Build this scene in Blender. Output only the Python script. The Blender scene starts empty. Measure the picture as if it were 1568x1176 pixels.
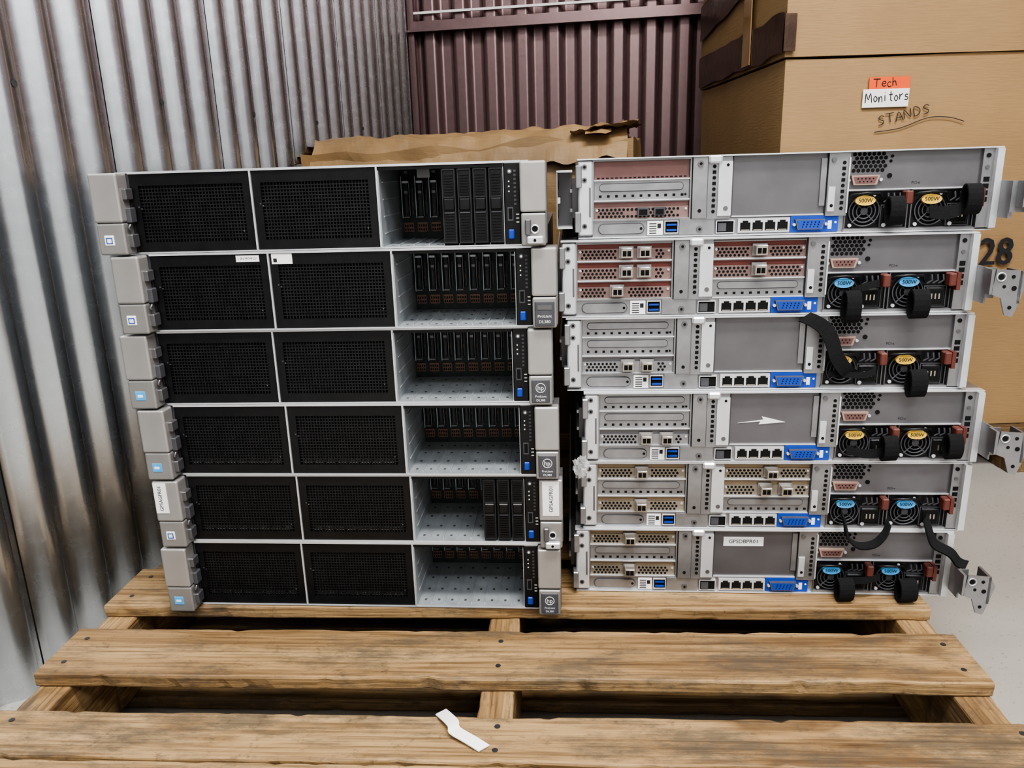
import bpy, bmesh, math, random
from mathutils import Vector, Matrix, noise
random.seed(7)
S=bpy.context.scene
COL=S.collection

# ---------------------------------------------------------------- materials
def newmat(name):
    m=bpy.data.materials.new(name); m.use_nodes=True
    nt=m.node_tree; b=nt.nodes['Principled BSDF']
    return m,nt,b
def N(nt,t,**k):
    n=nt.nodes.new(t)
    for a,v in k.items():
        if a in n.inputs: n.inputs[a].default_value=v
        else: setattr(n,a,v)
    return n
def ramp(nt,stops):
    r=nt.nodes.new('ShaderNodeValToRGB'); e=r.color_ramp.elements
    while len(e)<len(stops): e.new(.5)
    for i,(p,c) in enumerate(stops):
        e[i].position=p; e[i].color=(c[0],c[1],c[2],1)
    return r
def pbr(name,c,rough=.5,metal=0.,var=.08,scale=30.,bump=0.,bscale=200.,rvar=.1,**kw):
    m,nt,b=newmat(name); L=nt.links
    tc=N(nt,'ShaderNodeTexCoord')
    n=N(nt,'ShaderNodeTexNoise'); n.inputs['Scale'].default_value=scale; n.inputs['Detail'].default_value=4
    L.new(tc.outputs['Object'],n.inputs['Vector'])
    lo=[max(0,x*(1-var)) for x in c]; hi=[min(1,x*(1+var)) for x in c]
    r=ramp(nt,[(.3,lo),(.7,hi)])
    L.new(n.outputs['Fac'],r.inputs['Fac']); L.new(r.outputs['Color'],b.inputs['Base Color'])
    mr=N(nt,'ShaderNodeMapRange'); mr.inputs['To Min'].default_value=max(.02,rough-rvar); mr.inputs['To Max'].default_value=min(1,rough+rvar)
    L.new(n.outputs['Fac'],mr.inputs['Value']); L.new(mr.outputs['Result'],b.inputs['Roughness'])
    b.inputs['Metallic'].default_value=metal
    if bump:
        n2=N(nt,'ShaderNodeTexNoise'); n2.inputs['Scale'].default_value=bscale; n2.inputs['Detail'].default_value=3
        L.new(tc.outputs['Object'],n2.inputs['Vector'])
        bp=N(nt,'ShaderNodeBump'); bp.inputs['Strength'].default_value=bump; bp.inputs['Distance'].default_value=.002
        L.new(n2.outputs['Fac'],bp.inputs['Height']); L.new(bp.outputs['Normal'],b.inputs['Normal'])
    for k,v in kw.items(): b.inputs[k].default_value=v
    return m
M={}
M['steel']=pbr('galvanised_steel',(.33,.33,.34),.36,.7,.14,40)
M['bright']=pbr('bright_steel_edge',(.68,.69,.71),.36,.5,.06,40)
M['panel']=pbr('grey_sheet_metal',(.19,.185,.195),.38,.6,.08,25)
M['pink']=pbr('pink_reflection_and_port',(.23,.13,.12),.42,.4,.12,25)  # reddish reflection painted into plain steel; serial port face shares it
M['pinkst']=pbr('rosy_reflection_vent',(.26,.18,.165),.40,.5,.12,25)  # vent steel with the red reflection mixed into its colour
M['tanst']=pbr('tan_reflection_vent',(.32,.28,.23),.40,.5,.12,25)  # vent steel with a warm cardboard reflection mixed into its colour
M['red']=pbr('red_reflection_plate',(.20,.065,.055),.42,.3,.15,25)  # stronger red reflection painted as base colour
M['tan']=pbr('tan_reflection_plate',(.31,.24,.16),.42,.4,.1,25)  # warm cardboard reflection painted as base colour
M['cage']=pbr('cage_steel',(.46,.49,.51),.42,.5,.10,60)
M['black']=pbr('black_bezel_plastic',(.009,.009,.010),.36,0,.2,60,.1,900)
M['mesh']=pbr('black_perforated_metal',(.017,.017,.018),.40,.1,.2,60)
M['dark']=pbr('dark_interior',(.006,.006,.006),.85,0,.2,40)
M['drive']=pbr('drive_blank_plastic',(.018,.018,.019),.5,0,.2,60)
M['dgrey']=pbr('dark_grey_plastic',(.085,.085,.095),.5,.1,.15,60)
M['dgrey2']=pbr('charcoal_plastic',(.037,.037,.040),.5,.1,.15,60)
M['hole']=pbr('hole_black',(.005,.005,.005),.9,0,.1,60)
M['ear']=pbr('champagne_ear_plastic',(.40,.385,.372),.38,.45,.05,30)
M['ear2']=pbr('ear_lower_plastic',(.32,.31,.30),.40,.45,.05,30)
M['pcb']=pbr('backplane_pcb',(.024,.031,.028),.5,0,.4,150)
M['copper']=pbr('connector_copper',(.20,.12,.085),.5,.4,.3,300)
M['white']=pbr('white_label_and_glint',(.82,.82,.80),.6,0,.03,50)  # labels and white parts, plus painted bright dashes behind the mesh
M['ink']=pbr('label_ink',(.02,.02,.025),.7,0,.1,50)
M['blue']=pbr('blue_port_plate',(.02,.065,.38),.45,0,.1,50)
M['lblue']=pbr('blue_round_label',(.09,.36,.68),.5,0,.1,50)
M['yellow']=pbr('yellow_round_label',(.80,.52,.10),.5,0,.1,50)
M['terra']=pbr('terracotta_release_tab',(.14,.045,.035),.5,0,.1,50)
M['velcro']=pbr('black_hook_strap',(.010,.010,.011),.95,0,.3,400,.6,1500)
M['gold']=pbr('transceiver_metal',(.55,.49,.42),.33,.8,.1,60)
M['port']=pbr('port_frame',(.64,.64,.65),.4,.4,.05,60)
M['orange']=pbr('orange_sticker',(.80,.13,.04),.6,0,.04,40)
M['cream']=pbr('serial_port_shell',(.42,.30,.25),.45,.3,.05,40)
M['wrap']=pbr('clear_plastic_wrap',(.75,.75,.75),.12,0,.02,40,Alpha=.3)
M['wpaper']=pbr('white_paper_scrap',(.88,.87,.85),.6,0,.03,60)
M['paint']=pbr('white_painted_wall',(.72,.72,.70),.7,0,.03,3)

def cardboard(name,c,dark=.75,ns=3.5):
    m,nt,b=newmat(name); L=nt.links
    tc=N(nt,'ShaderNodeTexCoord')
    n=N(nt,'ShaderNodeTexNoise',Scale=ns,Detail=6.); L.new(tc.outputs['Object'],n.inputs['Vector'])
    mp=N(nt,'ShaderNodeMapping'); mp.inputs['Scale'].default_value=(30,30,300); L.new(tc.outputs['Object'],mp.inputs['Vector'])
    n2=N(nt,'ShaderNodeTexNoise',Scale=1.,Detail=3.); L.new(mp.outputs['Vector'],n2.inputs['Vector'])
    r=ramp(nt,[(.3,[x*dark for x in c]),(.7,c)]); L.new(n.outputs['Fac'],r.inputs['Fac'])
    r2=ramp(nt,[(.3,(.92,.92,.92)),(.7,(1,1,1))]); L.new(n2.outputs['Fac'],r2.inputs['Fac'])
    mx=N(nt,'ShaderNodeMix',data_type='RGBA',blend_type='MULTIPLY'); mx.inputs[0].default_value=1
    L.new(r.outputs['Color'],mx.inputs[6]); L.new(r2.outputs['Color'],mx.inputs[7])
    L.new(mx.outputs[2],b.inputs['Base Color']); b.inputs['Roughness'].default_value=.6
    bp=N(nt,'ShaderNodeBump'); bp.inputs['Strength'].default_value=.15; bp.inputs['Distance'].default_value=.003
    L.new(n2.outputs['Fac'],bp.inputs['Height']); L.new(bp.outputs['Normal'],b.inputs['Normal'])
    return m
M['card']=cardboard('cardboard_kraft',(.38,.245,.12),.80)
M['card2']=cardboard('cardboard_worn',(.33,.21,.10),.55,7)
M['tape']=pbr('brown_packing_tape',(.075,.045,.030),.22,0,.25,20,.4,60)
M['ctape']=pbr('glossy_clear_tape',(.36,.235,.125),.12,0,.1,20)

def wood(name,stain=.0,tone=1.):
    m,nt,b=newmat(name); L=nt.links
    tc=N(nt,'ShaderNodeTexCoord'); oi=N(nt,'ShaderNodeObjectInfo')
    mul=N(nt,'ShaderNodeMath',operation='MULTIPLY'); mul.inputs[1].default_value=13.7; L.new(oi.outputs['Random'],mul.inputs[0])
    cb=N(nt,'ShaderNodeCombineXYZ'); 
    for k in range(3): L.new(mul.outputs[0],cb.inputs[k])
    ad=N(nt,'ShaderNodeVectorMath',operation='ADD'); L.new(tc.outputs['Object'],ad.inputs[0]); L.new(cb.outputs[0],ad.inputs[1])
    mk=N(nt,'ShaderNodeMapping'); mk.inputs['Scale'].default_value=(4.2,10.,0.); L.new(ad.outputs[0],mk.inputs['Vector'])
    vo=N(nt,'ShaderNodeTexVoronoi',Scale=1.); L.new(mk.outputs[0],vo.inputs['Vector'])
    kn=ramp(nt,[(.06,(1,1,1)),(.125,(0,0,0))]); L.new(vo.outputs['Distance'],kn.inputs['Fac'])
    kb=N(nt,'ShaderNodeMapRange'); kb.inputs['From Min'].default_value=0; kb.inputs['From Max'].default_value=.4; kb.inputs['To Min'].default_value=1.2; kb.inputs['To Max'].default_value=0
    L.new(vo.outputs['Distance'],kb.inputs['Value'])
    mg=N(nt,'ShaderNodeMapping'); mg.inputs['Scale'].default_value=(1.6,34.,34.); L.new(ad.outputs[0],mg.inputs['Vector'])
    ac=N(nt,'ShaderNodeVectorMath',operation='ADD'); L.new(mg.outputs[0],ac.inputs[0]); L.new(kb.outputs[0],ac.inputs[1])
    g=N(nt,'ShaderNodeTexNoise',Scale=1.,Detail=5.,Distortion=.6); L.new(ac.outputs[0],g.inputs['Vector'])
    mf=N(nt,'ShaderNodeMapping'); mf.inputs['Scale'].default_value=(10.,300.,300.); L.new(ad.outputs[0],mf.inputs['Vector'])
    f=N(nt,'ShaderNodeTexNoise',Scale=1.,Detail=4.); L.new(mf.outputs[0],f.inputs['Vector'])
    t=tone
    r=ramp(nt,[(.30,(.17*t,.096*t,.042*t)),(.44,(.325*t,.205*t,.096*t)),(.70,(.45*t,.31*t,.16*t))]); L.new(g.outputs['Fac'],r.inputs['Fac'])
    rf=ramp(nt,[(.3,(.50,.46,.43)),(.55,(1,1,1))]); L.new(f.outputs['Fac'],rf.inputs['Fac'])
    mx=N(nt,'ShaderNodeMix',data_type='RGBA',blend_type='MULTIPLY'); mx.inputs[0].default_value=1
    L.new(r.outputs['Color'],mx.inputs[6]); L.new(rf.outputs['Color'],mx.inputs[7])
    mk2=N(nt,'ShaderNodeMix',data_type='RGBA'); mk2.inputs[7].default_value=(.06,.03,.018,1)
    kk=N(nt,'ShaderNodeMath',operation='MULTIPLY'); kk.inputs[1].default_value=.85; L.new(kn.outputs['Color'],kk.inputs[0])
    L.new(kk.outputs[0],mk2.inputs[0]); L.new(mx.outputs[2],mk2.inputs[6])
    ms=N(nt,'ShaderNodeMapping'); ms.inputs['Scale'].default_value=(6,17,17); L.new(ad.outputs[0],ms.inputs['Vector'])
    s=N(nt,'ShaderNodeTexNoise',Scale=1.,Detail=10.,Roughness=.8); L.new(ms.outputs[0],s.inputs['Vector'])
    rs=ramp(nt,[(.50-stain,(0,0,0)),(.61-stain,(.72,.72,.72))]); L.new(s.outputs['Fac'],rs.inputs['Fac'])
    m3=N(nt,'ShaderNodeMix',data_type='RGBA'); m3.inputs[7].default_value=(.092,.074,.053,1)
    L.new(rs.outputs['Color'],m3.inputs[0]); L.new(mk2.outputs[2],m3.inputs[6])
    sp=N(nt,'ShaderNodeTexNoise',Scale=60.,Detail=8.,Roughness=.85); L.new(ad.outputs[0],sp.inputs['Vector'])
    rp=ramp(nt,[(.55,(0,0,0)),(.66,(.68,.68,.68))]); L.new(sp.outputs['Fac'],rp.inputs['Fac'])
    m4=N(nt,'ShaderNodeMix',data_type='RGBA'); m4.inputs[7].default_value=(.08,.056,.036,1)
    L.new(rp.outputs['Color'],m4.inputs[0]); L.new(m3.outputs[2],m4.inputs[6])
    L.new(m4.outputs[2],b.inputs['Base Color']); b.inputs['Roughness'].default_value=.62
    bp=N(nt,'ShaderNodeBump'); bp.inputs['Strength'].default_value=.7; bp.inputs['Distance'].default_value=.0015
    L.new(f.outputs['Fac'],bp.inputs['Height']); L.new(bp.outputs['Normal'],b.inputs['Normal'])
    return m
M['wood']=wood('pallet_pine',-.01)
M['wood2']=wood('pallet_pine_weathered',.012,.98)
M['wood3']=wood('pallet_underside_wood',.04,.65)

# ---------------------------------------------------------------- mesh builder
_tc={}
def text_geo(s,size):
    k=(s,size)
    if k in _tc: return _tc[k]
    cu=bpy.data.curves.new('t','FONT'); cu.body=s; cu.size=size; cu.align_x='CENTER'; cu.align_y='CENTER'; cu.resolution_u=2
    ob=bpy.data.objects.new('t',cu); COL.objects.link(ob)
    dg=bpy.context.evaluated_depsgraph_get(); dg.update()
    me=bpy.data.meshes.new_from_object(ob.evaluated_get(dg))
    vs=[tuple(v.co) for v in me.vertices]; fs=[tuple(p.vertices) for p in me.polygons]
    bpy.data.objects.remove(ob); bpy.data.curves.remove(cu); bpy.data.meshes.remove(me)
    _tc[k]=(vs,fs); return vs,fs
HAND={'S':[[(.8,.85),(.5,1),(.2,.8),(.4,.55),(.7,.38),(.6,.1),(.1,.05)]],'T':[[(0,1),(.9,.95)],[(.45,1),(.4,0)]],
'A':[[(0,0),(.45,1),(.85,0)],[(.15,.4),(.7,.38)]],'N':[[(0,0),(.05,.95),(.7,.05),(.75,1)]],
'D':[[(.1,0),(.15,1),(.6,.85),(.8,.5),(.55,.1),(.05,.02)]],'e':[[(.1,.3),(.55,.35),(.45,.6),(.2,.55),(.1,.2),(.35,0),(.6,.1)]],
'c':[[(.55,.5),(.3,.6),(.1,.3),(.3,0),(.6,.1)]],'h':[[(.1,1),(.1,0),(.15,.45),(.4,.55),(.5,.3),(.55,0)]],
'M':[[(0,0),(.1,1),(.4,.3),(.7,1),(.85,0)]],'o':[[(.3,.6),(.08,.3),(.3,0),(.55,.3),(.3,.6)]],
'n':[[(.05,.6),(.1,0),(.15,.45),(.4,.6),(.5,.3),(.5,0)]],'i':[[(.2,.6),(.2,0)],[(.2,.85),(.22,.9)]],
't':[[(.3,1),(.28,.1),(.5,0)],[(.05,.65),(.55,.68)]],'r':[[(.1,.6),(.1,0),(.15,.4),(.5,.6)]],
's':[[(.5,.55),(.2,.58),(.15,.38),(.48,.25),(.4,.02),(.05,.05)]]}
class MB:
    def __init__(s,sc=.001,ox=0): s.v=[];s.f=[];s.mi=[];s.mats=[];s.sm=[];s.sc=sc;s.ox=ox
    def add(s,vs,fs,mat,smooth=False):
        if mat not in s.mats: s.mats.append(mat)
        k=s.mats.index(mat); o=len(s.v)
        s.v.extend([((v[0]+s.ox)*s.sc,v[1]*s.sc,v[2]*s.sc) for v in vs])
        for f in fs: s.f.append([i+o for i in f]); s.mi.append(k); s.sm.append(smooth)
    def box(s,x0,x1,y0,y1,z0,z1,mat):
        vs=[(x0,y0,z0),(x1,y0,z0),(x1,y1,z0),(x0,y1,z0),(x0,y0,z1),(x1,y0,z1),(x1,y1,z1),(x0,y1,z1)]
        s.add(vs,[(0,3,2,1),(4,5,6,7),(0,1,5,4),(1,2,6,5),(2,3,7,6),(3,0,4,7)],mat)
    def bbox(s,x0,x1,y0,y1,z0,z1,r,mat,seg=2):
        bm=bmesh.new(); bmesh.ops.create_cube(bm,size=1)
        for v in bm.verts: v.co=Vector(((x0+x1)/2+v.co.x*(x1-x0),(y0+y1)/2+v.co.y*(y1-y0),(z0+z1)/2+v.co.z*(z1-z0)))
        bmesh.ops.bevel(bm,geom=bm.edges[:],offset=r,segments=seg,affect='EDGES',profile=.5)
        bm.verts.index_update()
        s.add([tuple(v.co) for v in bm.verts],[[v.index for v in f.verts] for f in bm.faces],mat); bm.free()
    def frame(s,x0,x1,y0,y1,z0,z1,t,mat,t2=None):
        t2=t if t2 is None else t2
        s.box(x0,x1,y0,y1,z1-t2,z1,mat); s.box(x0,x1,y0,y1,z0,z0+t2,mat)
        s.box(x0,x0+t,y0,y1,z0+t2,z1-t2,mat); s.box(x1-t,x1,y0,y1,z0+t2,z1-t2,mat)
    def prism(s,pts,y0,y1,mat):
        n=len(pts); vs=[(p[0],y0,p[1]) for p in pts]+[(p[0],y1,p[1]) for p in pts]
        s.add(vs,[list(range(n)),list(range(2*n-1,n-1,-1))]+[(i,i+n,(i+1)%n+n,(i+1)%n) for i in range(n)],mat)
    def disc(s,x,z,r,y0,y1,mat,seg=10,rz=None,rot=0):
        rz=r if rz is None else rz
        s.prism([(x+r*math.cos(rot+2*math.pi*i/seg),z+rz*math.sin(rot+2*math.pi*i/seg)) for i in range(seg)],y0,y1,mat)
    def capsule(s,x0,x1,z0,z1,y0,y1,mat):
        r=(z1-z0)/2; c=(z0+z1)/2; p=[]
        for i in range(7):
            a=-math.pi/2+math.pi*i/6; p.append((x1-r+r*math.cos(a),c+r*math.sin(a)))
        for i in range(7):
            a=math.pi/2+math.pi*i/6; p.append((x0+r+r*math.cos(a),c+r*math.sin(a)))
        s.prism(p,y0,y1,mat)
    def tube(s,pts,r,mat,ss=6,closed=False):
        n=len(pts); P=[Vector(p) for p in pts]; vs=[];fs=[]
        for i in range(n):
            a=P[(i-1)%n] if (closed or i>0) else P[i]; c=P[(i+1)%n] if (closed or i<n-1) else P[i]
            t=(c-a).normalized(); up=Vector((0,1,0)) if abs(t.y)<.9 else Vector((1,0,0))
            u=t.cross(up).normalized(); w=t.cross(u)
            for k in range(ss):
                q=2*math.pi*k/ss; vs.append(tuple(P[i]+u*r*math.cos(q)+w*r*math.sin(q)))
        for i in range(n if closed else n-1):
            for k in range(ss):
                j=(i+1)%n; fs.append((i*ss+k,i*ss+(k+1)%ss,j*ss+(k+1)%ss,j*ss+k))
        s.add(vs,fs,mat,True)
    def ring(s,x,y,z,R,r,mat,seg=20):
        s.tube([(x+R*math.cos(2*math.pi*i/seg),y,z+R*math.sin(2*math.pi*i/seg)) for i in range(seg)],r,mat,5,True)
    def ribbon(s,pts,wd,hw,t,mat,closed=False):
        P=[Vector(p) for p in pts]; n=len(P); w=Vector(wd).normalized(); vs=[];fs=[]
        for i in range(n):
            a=P[(i-1)%n] if (closed or i>0) else P[i]; c=P[(i+1)%n] if (closed or i<n-1) else P[i]
            tt=(c-a).normalized(); nn=tt.cross(w).normalized()
            for q in ((-1,-1),(1,-1),(1,1),(-1,1)): vs.append(tuple(P[i]+w*hw*q[0]+nn*t*.5*q[1]))
        m=n if closed else n-1
        for i in range(m):
            j=(i+1)%n
            for k in range(4): fs.append((i*4+k,i*4+(k+1)%4,j*4+(k+1)%4,j*4+k))
        if not closed: fs+= [(3,2,1,0),((n-1)*4,(n-1)*4+1,(n-1)*4+2,(n-1)*4+3)]
        s.add(vs,fs,mat,False)
    def text(s,st,x,y,z,size,mat,rot=0,sx=1,bold=0):
        vs,fs=text_geo(st,size); c,q=math.cos(rot),math.sin(rot)
        offs=[(0,0)] if not bold else [(0,0),(bold,0),(-bold,0)]
        for n,(dx,dz) in enumerate(offs):
            s.add([(x+dx+(v[0]*sx*c-v[1]*q),y-n*.0002,z+dz+(v[0]*sx*q+v[1]*c)) for v in vs],fs,mat)
    def hand(s,st,x,y,z,size,r,mat,rot=0,sx=1.):
        c,q=math.cos(rot),math.sin(rot); cx=0
        for k,ch in enumerate(st):
            for stroke in HAND[ch]:
                P=[]
                for (a,b_) in stroke:
                    u=(cx+a)*size*sx; w=(b_+.06*math.sin(k*2.3))*size
                    P.append((x+u*c-w*q,y,z+u*q+w*c))
                if len(P)>2: P=smooth(P,3)
                s.tube(P,r,mat,5)
            cx+=1.02 if ch.isupper() else .68
    def obj(s,name,loc=(0,0,0),rz=0,parent=None):
        me=bpy.data.meshes.new(name); me.from_pydata(s.v,[],s.f)
        for m in s.mats: me.materials.append(m)
        me.polygons.foreach_set('material_index',s.mi); me.polygons.foreach_set('use_smooth',s.sm)
        me.update(); ob=bpy.data.objects.new(name,me); COL.objects.link(ob)
        ob.location=loc; ob.rotation_euler=(0,0,rz)
        if parent: ob.parent=parent
        return ob
def loop(cx,cy,cz,ry,rz,n=16,a0=0):
    return [(cx,cy+ry*math.cos(a0+2*math.pi*i/n),cz+rz*math.sin(a0+2*math.pi*i/n)) for i in range(n)]
def smooth(pts,k=4):
    P=[Vector(p) for p in pts]; out=[]
    for i in range(len(P)-1):
        p0=P[max(i-1,0)];p1=P[i];p2=P[i+1];p3=P[min(i+2,len(P)-1)]
        for j in range(k):
            t=j/k; out.append(.5*((2*p1)+(p2-p0)*t+(2*p0-5*p1+4*p2-p3)*t*t+(3*p1-p0-3*p2+p3)*t**3))
    out.append(P[-1]); return out

# ---------------------------------------------------------------- front facing server
def front_server(row):
    b=MB(); H=86.8; W=222.5
    st,br=M['steel'],M['bright']
    b.box(-W,W,122,640,0,H,st)
    b.box(-W,W,0,122,H-1.3,H,br); b.box(-W,W,0,122,0,1.3,M['cage'])
    b.box(-W,-W+1.5,0,122,1.3,H-1.3,st); b.box(W-1.5,W,0,122,1.3,H-1.3,st)
    b.box(-208,214,-1.6,0,H-2.3,H+.1,br)
    b.box(-208,214,-1.6,0,0,1.4,br)
    for x in (-73.5,63): b.box(x-.9,x+.9,-2,122,1.3,H-1.3,br)
    b.box(-W+1.5,-208,1,8,1.3,H-1.3,M['dgrey'])
    for x0,x1 in ((-208,-74.6),(-72.4,62)):
        z0,z1=1.6,H-2.4; o0,o1=x0+9,x1-9; p0,p1=12,72
        bk=M['black']
        b.box(x0,x1,0,4,p1,z1,bk); b.box(x0,x1,0,4,z0,p0,bk); b.box(x0,o0,0,4,p0,p1,bk); b.box(o1,x1,0,4,p0,p1,bk)
        nx=int((o1-o0)/3.4); dx=(o1-o0)/nx
        for i in range(1,nx): b.box(o0+i*dx-.65,o0+i*dx+.65,1.4,2.8,p0,p1,M['mesh'])
        nz=int((p1-p0)/3.4); dz=(p1-p0)/nz
        for i in range(1,nz): b.box(o0,o1,1.2,2.6,p0+i*dz-.65,p0+i*dz+.65,M['mesh'])
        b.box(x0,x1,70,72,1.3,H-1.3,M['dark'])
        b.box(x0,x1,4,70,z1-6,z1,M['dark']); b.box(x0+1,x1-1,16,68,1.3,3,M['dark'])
        if row>=4:
            for i in range(8):
                a=o0+3+i*(o1-o0-6)/8; b.box(a,a+(o1-o0-6)/8-2.5,2.9,9,13.6,15.6,M['white'])  # white dashes paint the cage floor lit through the mesh
        for (sx,sz) in ((o0+1,48),(o1-3,22),(o0-2,50)): b.disc(sx,sz,.9,-.3,0,M['dgrey'],8)
    x0,x1=64,196.5
    b.box(x0,x0+.8,0,110,1.3,H-1.3,M['cage']); b.box(x1-.8,x1,0,110,1.3,H-1.3,M['cage'])
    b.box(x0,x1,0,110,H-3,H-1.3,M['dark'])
    b.box(x0,x1,0,4,H-6,H-2.2,M['black'])
    b.box(x0,x1,108,110,1.3,H-1.3,M['pcb'])
    for k in range(4): b.box(x0+.8,x0+1.3,14,96,14+k*18,15.2+k*18,M['bright'])
    for i in range(8):
        cx=x0+8.3+16.55*i
        if i>0: b.box(cx-8.3-.5,cx-8.3+.5,6,96,1.3,3.2,M['cage'])
        for yy in (12,38,66,92): b.box(cx-1.4,cx+1.4,yy,yy+4,1.3,1.45,M['dgrey'])
        b.box(cx-2.2,cx+2.2,99,108,28,68,M['black'])
        b.box(cx-.5,cx+.5,98.4,99,32,50,M['dgrey'])
        b.box(cx-4.6,cx-3.9,94,108,26,74,M['cage']); b.box(cx+3.4,cx+4.1,99,108,28,68,M['panel'])
        b.box(cx-3.6,cx+3.4,97.5,98,66,68.5,M['cage']); b.box(cx-2.2,cx+2.2,98.2,99,54,57,M['panel']); b.box(cx-3.6,cx+3.4,97.5,98,26,27.5,M['panel'])
        b.box(cx+5.2,cx+7.2,106,108,30,60,M['dgrey'])
        b.box(cx-6,cx+6,106,108,9,20,M['copper'])
        for q in range(4):
            for w in range(2): b.box(cx-5+q*2.8,cx-3.5+q*2.8,105.6,106,10.5+w*4.5,13+w*4.5,M['hole'])
        b.box(cx+5,cx+6.2,105,108,40,44,M['copper'])
        b.box(cx-2,cx+2,104,108,77,80,M['panel'])
    if row==1: b.box(x0+36,x0+50,30,40,72,82,M['panel'])
    if row==2:
        b.box(x0+62,x0+82,100,101,74,79,M['white']); b.box(x0+104,x0+120,100,101,74,79,M['white'])
    slots={1:(4,5,6,7),5:(5,6,7)}.get(row,())
    for i in slots:
        cx=x0+8.3+16.55*i; a,c=cx-7.8,cx+7.8; dr=M['drive']
        b.bbox(a,c,0.5,100,2.5,82,1.2,dr,1)
        b.frame(a+.8,c-.8,-1.2,1,4,80,.9,M['dgrey2'])
        for k in range(8): b.box(a+3,c-3,-.8,1,54+k*2.8,55.3+k*2.8,M['black'])
        b.bbox(a+2,c-2,-2.2,1,38,50,1,M['black'],1); b.box(a+2.5,c-2.5,-1.6,1,51,52,M['dgrey2'])
        for k in range(9): b.box(a+3,c-3,-.8,1,8+k*3,9.4+k*3,M['black'])
        b.box(a+2.5,c-2.5,-1.4,1,35,36,M['dgrey'])
    b.bbox(197,213.6,-2,12,1.4,H-2.2,.8,M['black'],1)
    for k in range(9): b.box(207,209.5,-2.4,-2,42+k*4.2,44+k*4.2,M['dgrey'])
    b.disc(203,76,2.6,-2.8,-2,M['dgrey'],12); b.disc(203,76,1.3,-3.1,-2.8,M['white'],10)
    for k in range(3): b.disc(202,66-5*k,.8,-2.5,-2,M['white'],8)
    b.box(200,206,-2.5,-2,26,40,M['dgrey']); b.box(201,205,-2.6,-2.5,27.5,38.5,M['hole'])
    b.bbox(200.5,207,-5,-2,7,17,1,M['blue'],1)
    for k in range(3): b.box(209,212,-2.3,-2,24+k*4,25+k*4,M['white'])
    e,e2=M['ear'],M['ear2']
    b.bbox(-241,-209.5,-22,-1,35,86,2.2,e,3); b.bbox(-240.2,-209.5,-21.4,-1,1,34.4,2.0,e2,3)
    b.box(-239,-211,-19.5,-2,33.5,36,M['dgrey'])
    b.box(-241,-223,-1,26,2,85,M['steel'])
    b.bbox(-210.5,-205,-15,-1,58,70,1,M['panel'],1); b.bbox(-210.5,-204.5,-13,-1,34,50,1,M['dgrey'],1)
    b.bbox(-210.5,-205,-15,-1,8,22,1,M['panel'],1); b.tube([(-207,-12,26),(-207,-16,29),(-207,-12,32)],1.4,M['panel'])
    b.bbox(214,241,-16,-1,35,86,2.2,e,3); b.bbox(214.6,240.4,-17,-1,1,34,2,e2,3)
    b.box(216,239,-14,-2,33,36.5,M['hole']); b.box(223,241,-1,26,2,85,M['steel'])
    if row in (3,4,6): b.bbox(-233,-221,-21.9,-20.5,11,22,.6,M['lblue'],1); b.box(-230,-224,-22.1,-21.8,15,18,M['white'])
    else: b.bbox(-233,-222,-21.9,-20.5,11,22,.6,M['white'],1); b.frame(-231,-224,-22.1,-21.8,13,19.5,1,M['blue'])
    if row in (3,4,6):
        b.bbox(217.5,237.5,-18.2,-16.5,4,30.5,.8,M['dgrey'],1)
        b.ring(227.5,-18.3,21,5.2,.4,M['white'],20); b.text('hp',227.5,-18.5,21,7.4,M['white'])
        b.text('ProLiant',227.5,-18.5,11.5,3.6,M['white']); b.text('DL380',227.5,-18.5,7,3.6,M['white'])
    elif row==2:
        b.bbox(217,238,-18.2,-16.5,3,30,.8,M['dgrey'],1); b.box(220,235,-18.6,-18.2,21,26,M['panel'])
        b.text('ProLiant',227.5,-18.5,14,4.4,M['white']); b.text('DL380',227.5,-18.5,8,4.6,M['white'])
    else:
        b.disc(229,18,4,-18,-16,M['hole'],12); b.ring(229,-18,18,4,1,M['bright'],14)
        b.bbox(221,238,-24,-17,3,11,1.2,M['bright'],1); b.disc(229,7,1.6,-24.4,-24,M['hole'],8)
        b.bbox(219,225,-22,-17,12,28,1,M['panel'],1)
    if row==2:
        b.box(-110,-84,-.6,0,76,83,M['white']); b.text('1 SN MYHFLS1',-97,-.8,79.5,3.6,M['ink'])
        b.box(-70,-47,-.8,0,73,84,M['white']); b.box(-68,-64,-1,-.8,75,79,M['ink'])
    if row==5:
        b.box(-239.5,-224,-22.6,-21.8,46,84,M['white']); b.text('GPSAGFR01',-232,-22.8,65,6.2,M['ink'],math.pi/2)
        b.box(218,237,-16.6,-15.8,42,84,M['white']); b.text('GPSAGFR01',228,-16.8,63,6.4,M['ink'],math.pi/2)
    return b

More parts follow.
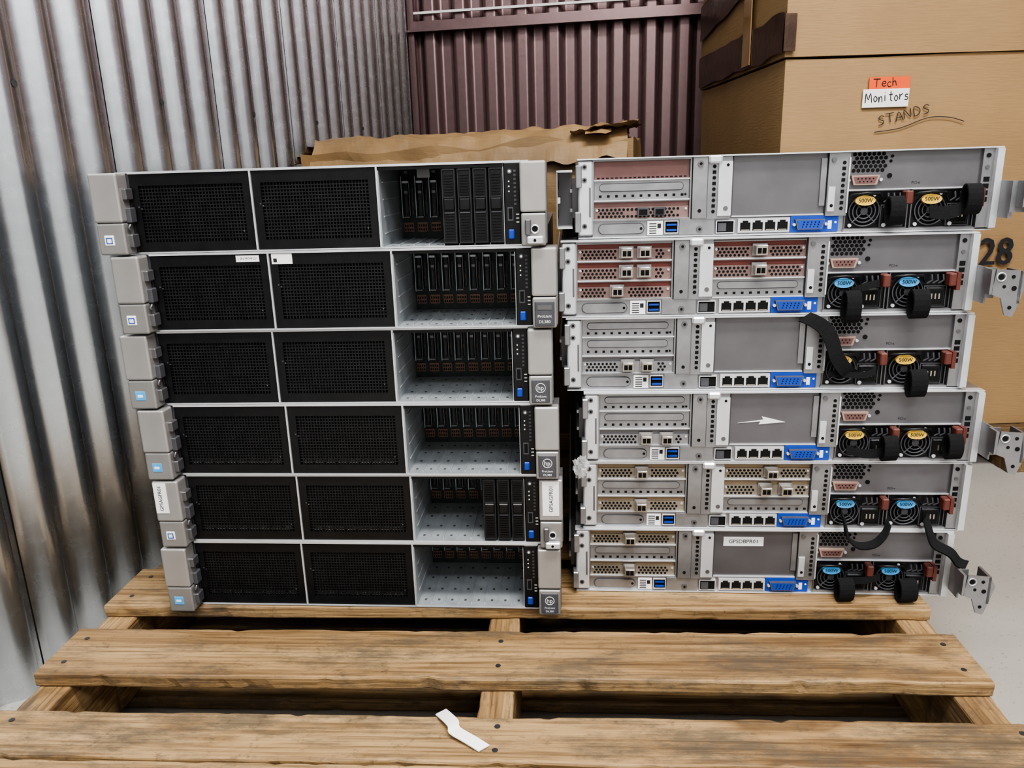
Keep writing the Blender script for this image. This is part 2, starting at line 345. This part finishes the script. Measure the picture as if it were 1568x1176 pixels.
# ---------------------------------------------------------------- rear facing server
def sfp(b,x,z):
    b.box(x-6,x+6,-9,4,z-4.5,z+5,M['gold']); b.box(x-4.6,x-.4,-9.3,-9,z-3,z+3,M['hole']); b.box(x+.4,x+4.6,-9.3,-9,z-3,z+3,M['hole'])
    b.tube([(x-5,-8,z+5),(x-5,-12,z+6),(x+5,-12,z+6),(x+5,-8,z+5)],.7,M['bright'],5)
def slot(b,x0,x1,z0,z1,style,tint,xs=()):
    h=z1-z0; w=x1-x0
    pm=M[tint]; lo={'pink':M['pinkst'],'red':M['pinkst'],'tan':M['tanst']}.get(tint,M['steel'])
    if style=='plain':
        b.box(x0,x1,4,6,z0,z1,pm)
        for k in range(int(w/5)): b.box(x0+3+k*5,x0+6+k*5,3.6,4,z0+.8,z0+2,M['hole'])
    elif style=='blank':
        b.box(x0,x1,2.5,6,z0,z1,M['steel'])
        b.capsule(x0+5,x1-6,z0+h*.42,z0+h*.86,2.1,2.5,M['dgrey']); b.capsule(x0+5.8,x1-6.8,z0+h*.46,z0+h*.82,1.3,2.1,M['steel'])
        for k in range(int(w/9)): b.box(x0+5+k*9,x0+8+k*9,2.2,2.5,z0+h*.12,z0+h*.25,M['hole'])
        b.disc(x1-4,z0+h*.2,1.3,1.8,2.5,M['hole'],8)
    elif style in('vent','nic'):
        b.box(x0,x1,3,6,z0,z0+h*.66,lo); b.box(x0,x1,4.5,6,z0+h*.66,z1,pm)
        b.box(x0,x1,1.5,6,z1-1.2,z1,M['steel'])
        for r in range(3):
            for k in range(int((w-8)/4.6)):
                xx=x0+5+k*4.6+(r%2)*2.3
                if style=='nic' and any(abs(xx-q)<12 for q in xs): continue
                if (k//6)%2==1 and style=='vent' and r==1: continue
                b.disc(xx,z0+h*(.13+.19*r),1.6,2.7,3,M['hole'],6)
        b.disc(x0+3,z0+h*.5,1.4,2,3,M['bright'],8); b.disc(x1-3,z0+h*.5,1.4,2,3,M['bright'],8)
        for q in xs: 
            b.box(q-8,q+8,1.4,3,z0+2,z1-4,M['steel']); sfp(b,q,z0+h*.42)
def column(b,x0,x1,hx):
    b.box(x0,x1,-2,6,19,85,M['steel'])
    b.box(hx+4.5,x1,-4,-2,22,80,M['bright'])
    for k in range(9): b.box(hx-1.9,hx+1.9,-2.4,-2,25+k*6,28.6+k*6,M['hole']) if k%2 else b.disc(hx,26.8+k*6,2,-2.4,-2,M['hole'],8)
def psu(b,x0,lab,txt):
    b.box(x0,x0+66,2,8,4,45,M['black']); b.frame(x0,x0+66,0,4,4,45,1,M['panel'])
    fx,fz=x0+20,23
    b.disc(fx,fz,16,1,2,M['hole'],20)
    for R in (16,12,8): b.ring(fx,-1,fz,R,.8,M['dgrey'],22)
    for k in range(4):
        a=math.pi/4+k*math.pi/2; b.tube([(fx+4*math.cos(a),-1,fz+4*math.sin(a)),(fx+17*math.cos(a),-1,fz+17*math.sin(a))],.8,M['dgrey'],5)
    b.disc(fx,fz,4,-1.5,0,M['dgrey'],12)
    b.disc(x0+19,34.5,10.5,-6,-2.5,M[lab],20,5.2); b.text(txt,x0+19,-6.3,34.5,6,M['ink'])
    b.tube([(x0+2,-1,38),(x0+6,-6,41),(x0+19,-9,42.5),(x0+33,-6,41),(x0+38,-1,34)],1.6,M['black'],6)
    b.bbox(x0+38,x0+60,-3,3,7,28,1.5,M['black'],1); b.box(x0+41,x0+57,-3.4,-3,10,25,M['hole'])
    for q in (-4,0,4): b.box(x0+49+q-.7,x0+49+q+.7,-3.8,-3.4,15,21,M['gold'])
    b.frame(x0+37,x0+61,-1.5,2,6,29.5,.9,M['dgrey'])
    for k in range(3): b.tube([(x0+40+k*6,-1,32),(x0+44+k*6,-4,36),(x0+43+k*6,-3,42)],1.1,M['dgrey'],5)
    b.disc(x0+41,8,2.2,-3.6,-1,M['bright'],10); b.disc(x0+6,8,2,-1,1,M['bright'],10); b.disc(x0+30,40,1.6,-1,1,M['bright'],8)
    b.bbox(x0+58,x0+66,-13,0,30,44,1.2,M['terra'],1)
def rear_server(row):
    b=MB(ox=-222.5); H=86.8; st,br=M['steel'],M['bright']
    tint={1:'pink',2:'red',3:'panel',4:'panel',5:'tan',6:'tan'}[row]  # per-row tint paints reflections onto the plates
    b.box(0,445,6,640,0,H,st); b.box(-1,446,-5,6,H-1.5,H,br); b.box(0,445,-2,6,0,1.5,br)
    b.box(-6.5,0,25,560,22,60,M['panel']); b.box(-9,-6.5,35,560,28,32,br); b.box(-9,-6.5,35,560,50,54,br)
    for k in range(5): b.box(-6.9,-6.5,60+k*60,84+k*60,36,45,M['hole'])
    b.box(445,451,25,560,22,60,M['panel'])
    if row==1:
        b.box(-24,-22.6,-8,420,12,74,st); b.box(-24,-6.5,-8,420,73,75,br); b.box(-24,-6.5,-8,420,12,13.5,br)
        b.box(-22.6,-20,-8,420,40,46,br); b.box(-24,-6.5,40,60,13.5,73,M['panel'])
        for k in range(7): b.box(-22.6,-22.2,14+k*50,34+k*50,22,32,M['hole']); b.box(-22.6,-22.2,18+k*50,38+k*50,54,64,M['hole'])
    b.bbox(0,16,-4,6,4,84,1.5,br,1); b.bbox(-4,3,-10,6,8,30,1,st,1); b.bbox(-3,4,-8,6,56,80,1,st,1)
    for z in (78,64,14): b.disc(7,z,3,-4.6,-4,M['panel'],12); b.disc(7,z,1.5,-4.9,-4.6,M['hole'],8)
    b.box(12,14,-4.4,-4,24,56,M['panel'])
    cfg={1:[('plain',()),('blank',()),('vent',())],2:[('nic',(72,92)),('nic',(72,92)),('nic',(62,))],
         3:[('blank',()),('blank',()),('nic',(70,92))],4:[('blank',()),('blank',()),('nic',(72,96))],
         5:[('nic',(70,)),('blank',()),('nic',(70,))],6:[('nic',(66,)),('blank',()),('nic',(66,))]}[row]
    b.frame(16,124,0,6,19,85,1.6,st)
    for (sy,xs),(z0,z1) in zip(cfg,((64,83),(42,62.5),(21,40.5))):
        slot(b,18,122,z0,z1,sy,tint,xs); b.box(17,123,.5,6,z0-1.6,z0-.2,br)
    if row==1:
        for q in (72,90): b.box(q-6,q+6,-1,3,24,33,M['dgrey']); b.box(q-4.5,q+4.5,-1.3,-1,25,31,M['hole'])
    column(b,125,167,148); b.box(125,141,-3,-2,20,84,st); b.bbox(141,156,-7,0,78,86.6,2,br,1)
    b.disc(133,78,3.4,-4.5,-3,M['panel'],12); b.disc(133,78,1.6,-4.8,-4.5,M['hole'],8); b.disc(162,76,1.6,-4.5,-4,M['hole'],8)
    b.disc(133,28,2,-3.6,-3,M['hole'],8); b.disc(161,30,2.6,-4.6,-4,M['panel'],10)
    b.box(140.6,141.2,-3.2,-2,20,84,M['dgrey'])
    column(b,269,291,285); b.disc(274,78,2.6,-3.6,-2,M['panel'],10); b.box(270,277,-3.4,-2,24,50,br)
    b.disc(274,30,1.8,-3.8,-3.4,M['hole'],8)
    if row in (2,5):
        c=[('nic',(218,)),('nic',(218,)),('blank',())] if row==2 else [('nic',(222,)),('nic',(216,240)),('blank',())]
        for (sy,xs),(z0,z1) in zip(c,((64,83),(42,62.5),(21,40.5))):
            slot(b,168,268,z0,z1,sy,tint,xs); b.box(168,268,.5,6,z0-1.6,z0-.2,br)
    else:
        b.box(168,268,3,6,20,85,M['panel']); b.box(168,268,1,6,20,21.5,br); b.box(262,268,1,6,30,80,st)
        b.box(168,169,0,6,21,85,M['dgrey'])
    if row==4: b.prism([(178,47),(204,49),(202,45.5),(232,48),(205,55),(207,51)],2.2,2.9,M['white'])
    if row==6: b.box(180,228,2.2,2.9,62,74,M['white']); b.text('GPSDBPR01',204,2,68,7,M['ink'])
    b.box(16,292,2,6,1.5,19,st)
    b.capsule(22,74,4,16,1,2,M['dgrey']); b.capsule(23,73,4.8,15.2,.2,1,st); b.disc(70,10,1.6,-.2,.2,M['hole'],8)
    b.box(77,94,0,2,2.5,18,M['white'])
    for k in range(5): b.box(79,87,-.2,0,4+k*2.6,5+k*2.6,M['ink'])
    b.box(88,92,-.2,0,10,15,M['ink'])
    b.frame(95.5,111,-2,2,4,18,1,M['port']); b.box(96.5,110,0,2,5,17,M['hole'])
    b.box(98,109,-1.5,0,6.5,8.5,M['blue']); b.box(98,109,-1.5,0,12.5,14.5,M['blue'])
    b.box(112,150,-1,2,2,19,st); b.disc(134,8,3.4,-3,-1,M['panel'],12); b.disc(134,8,1.5,-3.3,-3,M['hole'],8)
    b.frame(152,172,-2,2,3,17,1,M['port']); b.box(153,171,-1,2,4,16,M['hole']); b.box(154,163,-2.2,-1,5,14,M['dgrey'])
    b.box(176,232,-1,2,3,18,M['port'])
    for k in range(4):
        b.box(178.5+k*13.4,189.5+k*13.4,-1.4,-1,5,14,M['hole']); b.box(181+k*13.4,187+k*13.4,-1.4,-1,14,16,M['hole'])
        b.box(179.5+k*13.4,188.5+k*13.4,-1.6,-1.4,5.3,6.3,M['gold'])
    b.box(233,284,0,2,2,19.5,M['blue']); 
    b.prism([(240,5),(266,5),(269,16),(237,16)],-4,0,M['panel']); b.prism([(241.2,6),(264.8,6),(267.6,15),(238.4,15)],-4.4,-4,M['blue'])
    for r in range(3):
        for k in range(5): b.disc(245+k*4+r*.7,8+r*2.5,.7,-4.7,-4.4,M['hole'],6)
    b.disc(236.5,10.5,1.7,-3,0,br,8); b.disc(270.5,10.5,1.7,-3,0,br,8)
    b.box(273,277,-.3,0,5,14,M['white']); b.disc(281,12,1.2,-.4,0,M['white'],8)
    b.box(291,428,1,6,46,85,M['panel']); b.box(291,428,-1,6,45,46.4,br)
    for r in range(5):
        for k in range(7): b.disc(296+k*5+(r%2)*2.5,66+r*4.2,2.2,.6,1,M['hole'],6,rot=math.pi/6)
    for (x,z,r) in ((335,80,1.6),(334,60,2.6),(334,75,1.5)): b.disc(x,z,r,.2,1,M['hole'],10)
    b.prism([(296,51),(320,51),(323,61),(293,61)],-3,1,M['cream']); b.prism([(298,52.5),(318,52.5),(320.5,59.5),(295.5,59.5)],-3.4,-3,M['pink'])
    for k in range(5): b.disc(300+k*4,57.5,.8,-3.7,-3.4,M['hole'],6)
    for k in range(4): b.disc(302+k*4,54.5,.8,-3.7,-3.4,M['hole'],6)
    b.disc(291.5,56,1.8,-1,1,br,8); b.disc(325,56,1.8,-1,1,br,8); b.text('PCI-e',362,.8,52,4,M['ink'])
    lab='yellow' if row in (1,4,3) else 'lblue'
    psu(b,290,lab,'500W'); psu(b,359,lab,'500W')
    b.box(289,428,-1,6,0,4,st)
    b.box(427,445,-3,6,3,85,st); b.box(438,445,-9,6,3,85,br)
    for k in range(4): b.bbox(429.5,435.5,-3.5,-3,30+k*7,35+k*7,.2,M['hole'],1)
    b.disc(432,66,2.2,-3.8,-3,M['panel'],10); b.disc(432,78,2.4,-3.8,-3,M['hole'],10)
    b.box(424,428,-14,6,26,45,M['terra'])
    if row in (1,2,4,6):
        q=0 if row==1 else -8
        b.box(445,449+q,-30,20,14,52,st) if q==0 else b.box(445,447,-30,20,14,52,st)
        b.box(445,462+q,-32,-30,20,52,st)
        b.prism([(x+q,z) for x,z in [(452,26),(462,22),(468,4),(476,2),(480,14),(486,38),(480,50),(455,52)]],-46,-44,st)
        b.box(450+q,453+q,-46,-30,26,52,st); b.box(478+q,481+q,-46,-20,16,50,M['panel'])
        for (x,z,r) in ((460,44,3),(472,44,2),(474,32,2.6),(464,34,1.8),(472,12,2)): b.disc(x+q,z,r,-46.4,-46,M['hole'],10)
        b.ring(460+q,-46.3,44,4.4,.7,br,14)
        if row==1:
            b.box(481,560,-40,-38,24,48,st); b.box(481,560,-44,-38,47,49,br)
            for k in range(5): b.disc(490+k*14,40,2.4,-40.4,-40,M['hole'],10); b.box(487+k*14,493+k*14,-40.4,-40,28,32,M['hole'])
    v=M['velcro']
    def st_loop(x,z,ry,rz,hw=8): b.ribbon(loop(x,-10-ry*.6,z,ry,rz),(1,0.1,0),hw,2.2,v,True)
    if row==1:
        st_loop(337,24,9,14); st_loop(414,34,9,15); b.ribbon(smooth([(375,-10,22),(390,-14,20),(405,-14,24)]),(0,.2,1),7,2.5,v)
    if row==2:
        st_loop(315,10,10,17); b.ribbon(smooth([(315,-12,26),(330,-14,32),(345,-8,34)]),(0,.2,1),4,2.5,v); st_loop(386,12,9,15,9)
    if row==3:
        b.ribbon(smooth([(264,-6,85),(272,-10,82),(284,-14,74),(292,-18,60),(297,-20,44),(308,-18,28),(318,-12,20)]),(.8,.1,.55),8,2.5,v)
        b.ribbon(smooth([(292,-14,22),(330,-16,20),(345,-10,24)]),(0,.2,1),3.5,2,v); st_loop(388,10,9,15,9)
    if row==4: st_loop(344,22,9,14); st_loop(414,24,9,14); b.ribbon(smooth([(300,-8,18),(320,-12,14),(340,-12,16)]),(0,.2,1),5,2,v)
    if row==5:
        b.ribbon(smooth([(306,-8,22),(308,-16,8),(310,-18,-2),(322,-20,-12),(340,-20,-10),(352,-18,2),(358,-12,14)]),(0,1,.25),6,2.2,v)
        b.ribbon(smooth([(400,-10,20),(402,-18,6),(408,-22,-8),(426,-24,-18),(436,-24,-30),(446,-24,-34)]),(.5,.6,.3),7,2.2,v)
    if row==6: st_loop(322,15,10,13.5,9); st_loop(394,15,10,13.5,10); b.ribbon(smooth([(322,-10,24),(345,-14,26),(365,-8,28)]),(0,.2,1),4,2.2,v)
    return b

# ---------------------------------------------------------------- camera
ZT=.125
D=.828; DR=.868
C=Vector((0,0,ZT+.514))
cam=bpy.data.cameras.new('camera'); co=bpy.data.objects.new('camera',cam); COL.objects.link(co)
cam.sensor_width=36; cam.lens=27.05; cam.clip_start=.02
psi,pitch,roll=math.radians(4.5),math.radians(15.5),math.radians(-1.7)
co.matrix_world=Matrix.Translation(C)@Matrix.Rotation(psi,4,'Z')@Matrix.Rotation(math.pi/2-pitch,4,'X')@Matrix.Rotation(roll,4,'Z')
S.camera=co

# ---------------------------------------------------------------- stacks
PT=.0873
offL={1:(0,0),2:(.010,0),3:(.004,.003),4:(.010,.002),5:(.013,.004),6:(.010,.003)}
for r in range(1,7):
    ob=front_server(r).obj('rack_server',(-.264+offL[r][0],D-.003+offL[r][1],ZT+PT*(6-r)+.0008),math.radians(random.uniform(-.25,.25)))
offR={1:(.011,.016),2:(-.008,.004),3:(-.003,.004),4:(.017,-.001),5:(.015,.002),6:(.006,.002)}
for r in range(1,7):
    rear_server(r).obj('rack_server',(.222+offR[r][0],DR+offR[r][1],ZT+PT*(6-r)+.0008),math.radians(random.uniform(-.25,.25)))

# ---------------------------------------------------------------- pallet
def board(name,L,w,t,mat,parent,loc,rz=0,seed=0,chip=.003):
    n=110; prof=[]
    r=.0025
    for (cx,cz,a0) in ((w/2-r,t/2-r,0),(-w/2+r,t/2-r,90),(-w/2+r,-t/2+r,180),(w/2-r,-t/2+r,270)):
        for k in range(3):
            a=math.radians(a0+k*45); prof.append((cx+r*math.cos(a),cz+r*math.sin(a)))
    m=len(prof); vs=[];fs=[]
    for i in range(n+1):
        x=-L/2+L*i/n
        for (y,z) in prof:
            q=noise.noise(Vector((x*14,seed*7.3+ (3 if y>0 else -3),0)))
            q2=noise.noise(Vector((x*60,seed*3.1+(5 if y>0 else -5),z*30)))
            yy=y-(1 if y>0 else -1)*(max(0,q)*chip+max(0,q2-.2)*chip*1.8)
            zz=z+noise.noise(Vector((x*6,y*20,seed)))*.0009
            ex=0
            if i in(0,n): ex=noise.noise(Vector((y*60,z*60,seed+i)))*.002
            vs.append((x+ex,yy,zz))
    for i in range(n):
        for k in range(m): fs.append((i*m+k,i*m+(k+1)%m,(i+1)*m+(k+1)%m,(i+1)*m+k))
    fs.append(list(range(m-1,-1,-1))); fs.append([n*m+k for k in range(m)])
    b=MB(1); b.add(vs,fs,mat,False)
    if name.startswith('deck'):
        for sx in (-L/2+.02,0,L/2-.02):
            for sy in (-.25*w,.25*w):
                c=[(sx+.003*math.cos(a*math.pi/4)+seed%3*.003,sy+.003*math.sin(a*math.pi/4),t/2+.0006) for a in range(8)]
                b.add(c,[list(range(8))],M['dgrey2'])
    ob=b.obj(name,loc,rz,parent)
    bm=bmesh.new(); bm.from_mesh(ob.data); bmesh.ops.recalc_face_normals(bm,faces=bm.faces[:]); bm.to_mesh(ob.data); bm.free()
    return ob
pal=bpy.data.objects.new('wooden_pallet',None); COL.objects.link(pal)
pal.location=(-.080,.7,0); pal.rotation_euler=(0,0,math.radians(.95))
t=.016
ys=[(.478,.570,'wood'),(.573,.636,'wood2'),(.692,.781,'wood2'),(.828,.925,'wood'),(.975,1.065,'wood'),(1.11,1.20,'wood2'),(1.25,1.34,'wood'),(1.385,1.475,'wood2')]
for i,(a,c,m) in enumerate(ys):
    board('deck_board_%d'%i,1.012,c-a,t,M[m],pal,(0,(a+c)/2-.7,ZT-t/2),0,i+1,.004 if i<3 else .002)
for i,x in enumerate((-.486,0,.486)):
    board('stringer_%d'%i,1.0,.038,ZT-2*t,M['wood'],pal,(x,.28,ZT/2),math.pi/2,20+i)
for i,y in enumerate((-.17,.145,.30,.5,.73)):
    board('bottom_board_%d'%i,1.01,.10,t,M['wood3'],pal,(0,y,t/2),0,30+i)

b=MB(1)
b.ribbon(smooth([(-.024,.028,.001),(-.016,.016,.005),(-.008,.004,.0075),(-.006,-.002,.005),(.010,-.012,.0035),(.024,-.020,.001)],3),(.75,.66,0),.0062,.0012,M['wpaper'])
b.obj('paper_scrap',(-.106,.609,ZT+.0008))
bm=bmesh.new(); bmesh.ops.create_icosphere(bm,subdivisions=4,radius=.008)
for v in bm.verts:
    q=noise.noise(v.co*260)*.6+noise.noise(v.co*600)*.4; v.co*=1+q*.9; v.co.y*=.6; v.co.z*=1.5
me=bpy.data.meshes.new('plastic_wrap'); bm.to_mesh(me); bm.free(); me.materials.append(M['wrap'])
ob=bpy.data.objects.new('plastic_wrap',me); COL.objects.link(ob); ob.location=(.012,DR-.014,ZT+PT*2+.0)

# ---------------------------------------------------------------- cardboard boxes
def crumple_box(b,x0,x1,y0,y1,z0,z1,mat,amp=.004,f=5,n=14,topamp=0,side=None):
    bm=bmesh.new(); bmesh.ops.create_cube(bm,size=1)
    bmesh.ops.subdivide_edges(bm,edges=bm.edges[:],cuts=n,use_grid_fill=True)
    vs=[]
    bm.verts.index_update()
    for v in bm.verts:
        p=Vector(((x0+x1)/2+v.co.x*(x1-x0),(y0+y1)/2+v.co.y*(y1-y0),(z0+z1)/2+v.co.z*(z1-z0)))
        d=Vector((noise.noise(p*f),noise.noise(p*f+Vector((9,0,0))),noise.noise(p*f+Vector((0,9,0)))))*amp
        if v.co.z<-.49: d.z=0
        if v.co.z>.4: d.z+=noise.noise(p*9)*topamp
        vs.append(tuple(p+d))
    b.add(vs,[[v.index for v in f_.verts] for f_ in bm.faces],mat,False); bm.free()
def sheet(b,fn,nu,nv,mat,th=.004):
    vs=[fn(i/nu,j/nv) for i in range(nu+1) for j in range(nv+1)]
    k=len(vs); vs2=[(p[0],p[1]+th,p[2]-th*.3) for p in vs]; fs=[]
    q=lambda i,j:i*(nv+1)+j
    for i in range(nu):
        for j in range(nv):
            fs.append((q(i,j),q(i+1,j),q(i+1,j+1),q(i,j+1))); fs.append((k+q(i,j),k+q(i,j+1),k+q(i+1,j+1),k+q(i+1,j)))
    for i in range(nu):
        fs.append((q(i,0),k+q(i,0),k+q(i+1,0),q(i+1,0))); fs.append((q(i,nv),q(i+1,nv),k+q(i+1,nv),k+q(i,nv)))
    for j in range(nv):
        fs.append((q(0,j),q(0,j+1),k+q(0,j+1),k+q(0,j))); fs.append((q(nu,j),k+q(nu,j),k+q(nu,j+1),q(nu,j+1)))
    b.add(vs+vs2,fs,mat,False)
b=MB(1)
crumple_box(b,0,.70,0,.40,0,.688,M['card2'],.012,8,26,.014)
Z0=-.011
def fl(u,v):
    x=.02+.66*u+noise.noise(Vector((v*4,u*3,1)))*.01; rag=noise.noise(Vector((u*9,2,0)))*.010+noise.noise(Vector((u*30,5,0)))*.004
    y=.16-.168*v; z=Z0+.712+.012*math.sin(math.pi*v)+noise.noise(Vector((u*9,v*4,3)))*.010+noise.noise(Vector((u*25,v*9,6)))*.005
    if v>.7: z-=((v-.7)/.3)**2*.055+rag*.4*(v-.7)/.3
    return (x,y-.006,z+.008*u)
sheet(b,fl,70,24,M['card2'])
def fl2(u,v):
    return (.57+.13*u+.01*noise.noise(Vector((v*6,u,2))),.0+.2*v-.012,Z0+.722+.014*u+noise.noise(Vector((u*6,v*6,8)))*.014+noise.noise(Vector((u*20,v*14,8)))*.006)
sheet(b,fl2,20,16,M['card2'])
def fl3(u,v):
    return (-.030+.04*u+.03*v,.02+.25*v,Z0+.676+.035*u+noise.noise(Vector((u*5,v*7,4)))*.012)
sheet(b,fl3,8,12,M['card2'])
def tpp(x0): 
    return lambda u,v:(x0+.05*u,-.02+.1*v,Z0+.716+.016*math.sin(v*2)+noise.noise(Vector((u*4,v*5,x0*9)))*.006)
for xx in (.6,): sheet(b,tpp(xx),5,6,M['ctape'],.001)
b.box(.31,.36,-.016,-.012,.60,.66,M['ctape'])
b.obj('crumpled_cardboard_box',(-.562,1.66,0),math.radians(-6))
b=MB(1)
ZB=.822
crumple_box(b,0,1.02,0,.60,.10,ZB,M['card'],.004,3,16)
crumple_box(b,-.004,1.03,-.005,.605,ZB+.003,1.35,M['card'],.005,3,16)
def tp(z0,h,sl,y1=.60): 
    def f(u,v): return (-.0105-.002*noise.noise(Vector((u*5,v*5,0))),-.01+(y1+.01)*u,z0+h*v+sl*u+.008*noise.noise(Vector((u*7,v,0))))
    return f
def strip(fn,mat,n=20,m=4):
    vs=[fn(i/n,j/m) for i in range(n+1) for j in range(m+1)]
    b.add(vs,[(i*(m+1)+j,i*(m+1)+j+1,(i+1)*(m+1)+j+1,(i+1)*(m+1)+j) for i in range(n) for j in range(m)],mat,True)
strip(tp(ZB+.008,.07,.0),M['tape']); strip(tp(1.0,.08,-.06),M['tape'])
b.box(-.0095,.012,-.0125,-.0095,ZB+.012,ZB+.075,M['tape'])
b.box(-.0125,-.0105,.18,.23,ZB+.012,1.3,M['ctape'])
LX=.062; LZ=-.016
b.box(LX+.094,LX+.170,-.0062,-.0048,LZ+.780,LZ+.802,M['orange']); b.box(LX+.084,LX+.170,-.0068,-.0052,LZ+.749,LZ+.781,M['white'])
b.hand('Tech',LX+.102,-.0063,LZ+.784,.0145,.0008,M['ink'],.05); b.hand('Monitors',LX+.089,-.0069,LZ+.757,.0165,.0009,M['ink'],.06,.86)
b.hand('STANDS',LX+.118,-.0050,LZ+.716,.0165,.00075,M['ink'],.22,1.)
b.tube(smooth([(LX+.112,-.0052,LZ+.705),(LX+.16,-.0052,LZ+.711),(LX+.21,-.0052,LZ+.728),(LX+.25,-.0052,LZ+.728),(LX+.28,-.0052,LZ+.720)]),.0007,M['ink'])
b.text('28',.436,-.0068,.456,.076,M['ink'],0,.9,.0016)
big=b.obj('large_cardboard_box',(.400,1.555,.0),math.radians(5))
p2=bpy.data.objects.new('wooden_pallet',None); COL.objects.link(p2); p2.location=(.90,1.90,0); p2.rotation_euler=(0,0,math.radians(5))
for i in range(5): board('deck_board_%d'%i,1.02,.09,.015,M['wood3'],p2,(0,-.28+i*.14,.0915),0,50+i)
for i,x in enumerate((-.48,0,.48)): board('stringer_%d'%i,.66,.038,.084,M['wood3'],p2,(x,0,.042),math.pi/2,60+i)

# ---------------------------------------------------------------- room
A=math.radians(6)
def room(rx,ry): return (rx*math.cos(A)+ry*math.sin(A),-rx*math.sin(A)+ry*math.cos(A),0)
def metalwall(name,c,rough,metal):
    m,nt,bb=newmat(name); L=nt.links
    tc=N(nt,'ShaderNodeTexCoord'); n=N(nt,'ShaderNodeTexNoise',Scale=60.,Detail=5.); L.new(tc.outputs['Object'],n.inputs['Vector'])
    r=ramp(nt,[(.3,[x*.93 for x in c]),(.7,c)]); L.new(n.outputs['Fac'],r.inputs['Fac']); L.new(r.outputs['Color'],bb.inputs['Base Color'])
    mr=N(nt,'ShaderNodeMapRange'); mr.inputs['To Min'].default_value=rough-.04; mr.inputs['To Max'].default_value=rough+.05
    L.new(n.outputs['Fac'],mr.inputs['Value']); L.new(mr.outputs['Result'],bb.inputs['Roughness']); bb.inputs['Metallic'].default_value=metal
    return m
M['wallL']=metalwall('galvanised_corrugated_steel',(.60,.63,.66),.26,.94)
M['wallB']=metalwall('mauve_reflection_corrugated_steel',(.26,.18,.18),.34,.7)  # mauve is pinkish reflected light put into the base colour
def corr(L,H,p,d,mat,k=1.7):
    n=int(L/p)*14; vs=[];fs=[]
    zs=[0,H*.33,H*.66,H]
    for i in range(n+1):
        x=L*i/n; s=math.sin(2*math.pi*x/p)*k; y=d*max(-1,min(1,s))
        for z in zs: vs.append((x,y,z))
    m=len(zs)
    for i in range(n):
        for j in range(m-1): fs.append((i*m+j,(i+1)*m+j,(i+1)*m+j+1,i*m+j+1))
    b=MB(1); b.add(vs,fs,mat,True)
    return b
WX,WY=-.79,2.60
P=.075
b=corr(3.42,2.7,P,.014,M['wallL'],1.2)
for k in range(11):
    x0=.1+k*P*4+P*.75-.1+.002
    b.add([(x,y,z) for x in (x0+.012,x0+.0145) for (y,z) in ((-.0145,0),(-.0145,2.7))],[(0,1,3,2)],M['hole'])
    b.add([(x0+P*2+.005*math.cos(a),-.0150,.76+.005*math.sin(a)) for a in [i*math.pi/4 for i in range(8)]],[list(range(8))],M['dgrey'])
b.obj('wall_left',room(WX,-.82),math.pi/2-A)
corr(2.7,2.7,.10,.014,M['wallB'],2.6).obj('wall_back',room(WX,WY),-A)
b=MB(1)
b.box(0,2.7,-.05,-.02,1.07,1.076,M['wallB']); b.box(0,2.7,-.024,-.018,1.07,1.105,M['wallB']); b.box(0,2.7,-.026,-.018,1.125,1.132,M['white'])
b.box(-.0,.02,-.03,.0,0,2.7,M['wallB'])
b.obj('trim_1',room(WX+.01,WY),-A)
corr(3.42,2.7,.10,.012,M['wallB'],2.0).obj('wall_right',room(WX+2.7,-.82),math.pi/2-A)
b=MB(1); b.box(-2.4,3.6,-2.46,-2.40,0,2.9,M['paint']); b.obj('wall_front_reflector')  # unseen white wall, added for bright reflections in the left wall
m,nt,bb=newmat('concrete_floor'); L=nt.links
tc=N(nt,'ShaderNodeTexCoord'); n=N(nt,'ShaderNodeTexNoise',Scale=3.,Detail=8.); n2=N(nt,'ShaderNodeTexNoise',Scale=160.,Detail=3.)
L.new(tc.outputs['Object'],n.inputs['Vector']); L.new(tc.outputs['Object'],n2.inputs['Vector'])
r=ramp(nt,[(.35,(.35,.33,.30)),(.7,(.42,.40,.365))]); L.new(n.outputs['Fac'],r.inputs['Fac'])
r2=ramp(nt,[(.30,(.75,.73,.7)),(.38,(1,1,1))]); L.new(n2.outputs['Fac'],r2.inputs['Fac'])
mx=N(nt,'ShaderNodeMix',data_type='RGBA',blend_type='MULTIPLY'); mx.inputs[0].default_value=1
L.new(r.outputs['Color'],mx.inputs[6]); L.new(r2.outputs['Color'],mx.inputs[7]); L.new(mx.outputs[2],bb.inputs['Base Color']); bb.inputs['Roughness'].default_value=.5
b=MB(1); b.box(-2.5,4,-2.5,4,-.05,0,m); b.obj('floor')

# ---------------------------------------------------------------- light
def area(name,loc,tgt,sx,sy,e,c=(1,1,1)):
    l=bpy.data.lights.new(name,'AREA'); l.shape='RECTANGLE'; l.size=sx; l.size_y=sy; l.energy=e; l.color=c
    o=bpy.data.objects.new(name,l); COL.objects.link(o); o.location=loc
    o.rotation_euler=(Vector(tgt)-Vector(loc)).to_track_quat('-Z','Y').to_euler()
area('ceiling_light',(.25,.05,2.5),(.1,.85,.2),1.3,.30,66,(1,.975,.94))
area('corridor_light',(.95,-1.05,2.5),(-.1,.9,.4),1.6,.35,30,(.95,.975,1))
area('added_wall_fill',(.6,-1.5,2.75),(.6,-2.4,1.3),3.5,.25,105,(.97,.98,1))  # added lamp, only brightens the unseen front wall
w=bpy.data.worlds.new('World'); S.world=w; w.use_nodes=True
w.node_tree.nodes['Background'].inputs[0].default_value=(.78,.80,.84,1); w.node_tree.nodes['Background'].inputs[1].default_value=.055
S.view_settings.look='AgX - High Contrast'
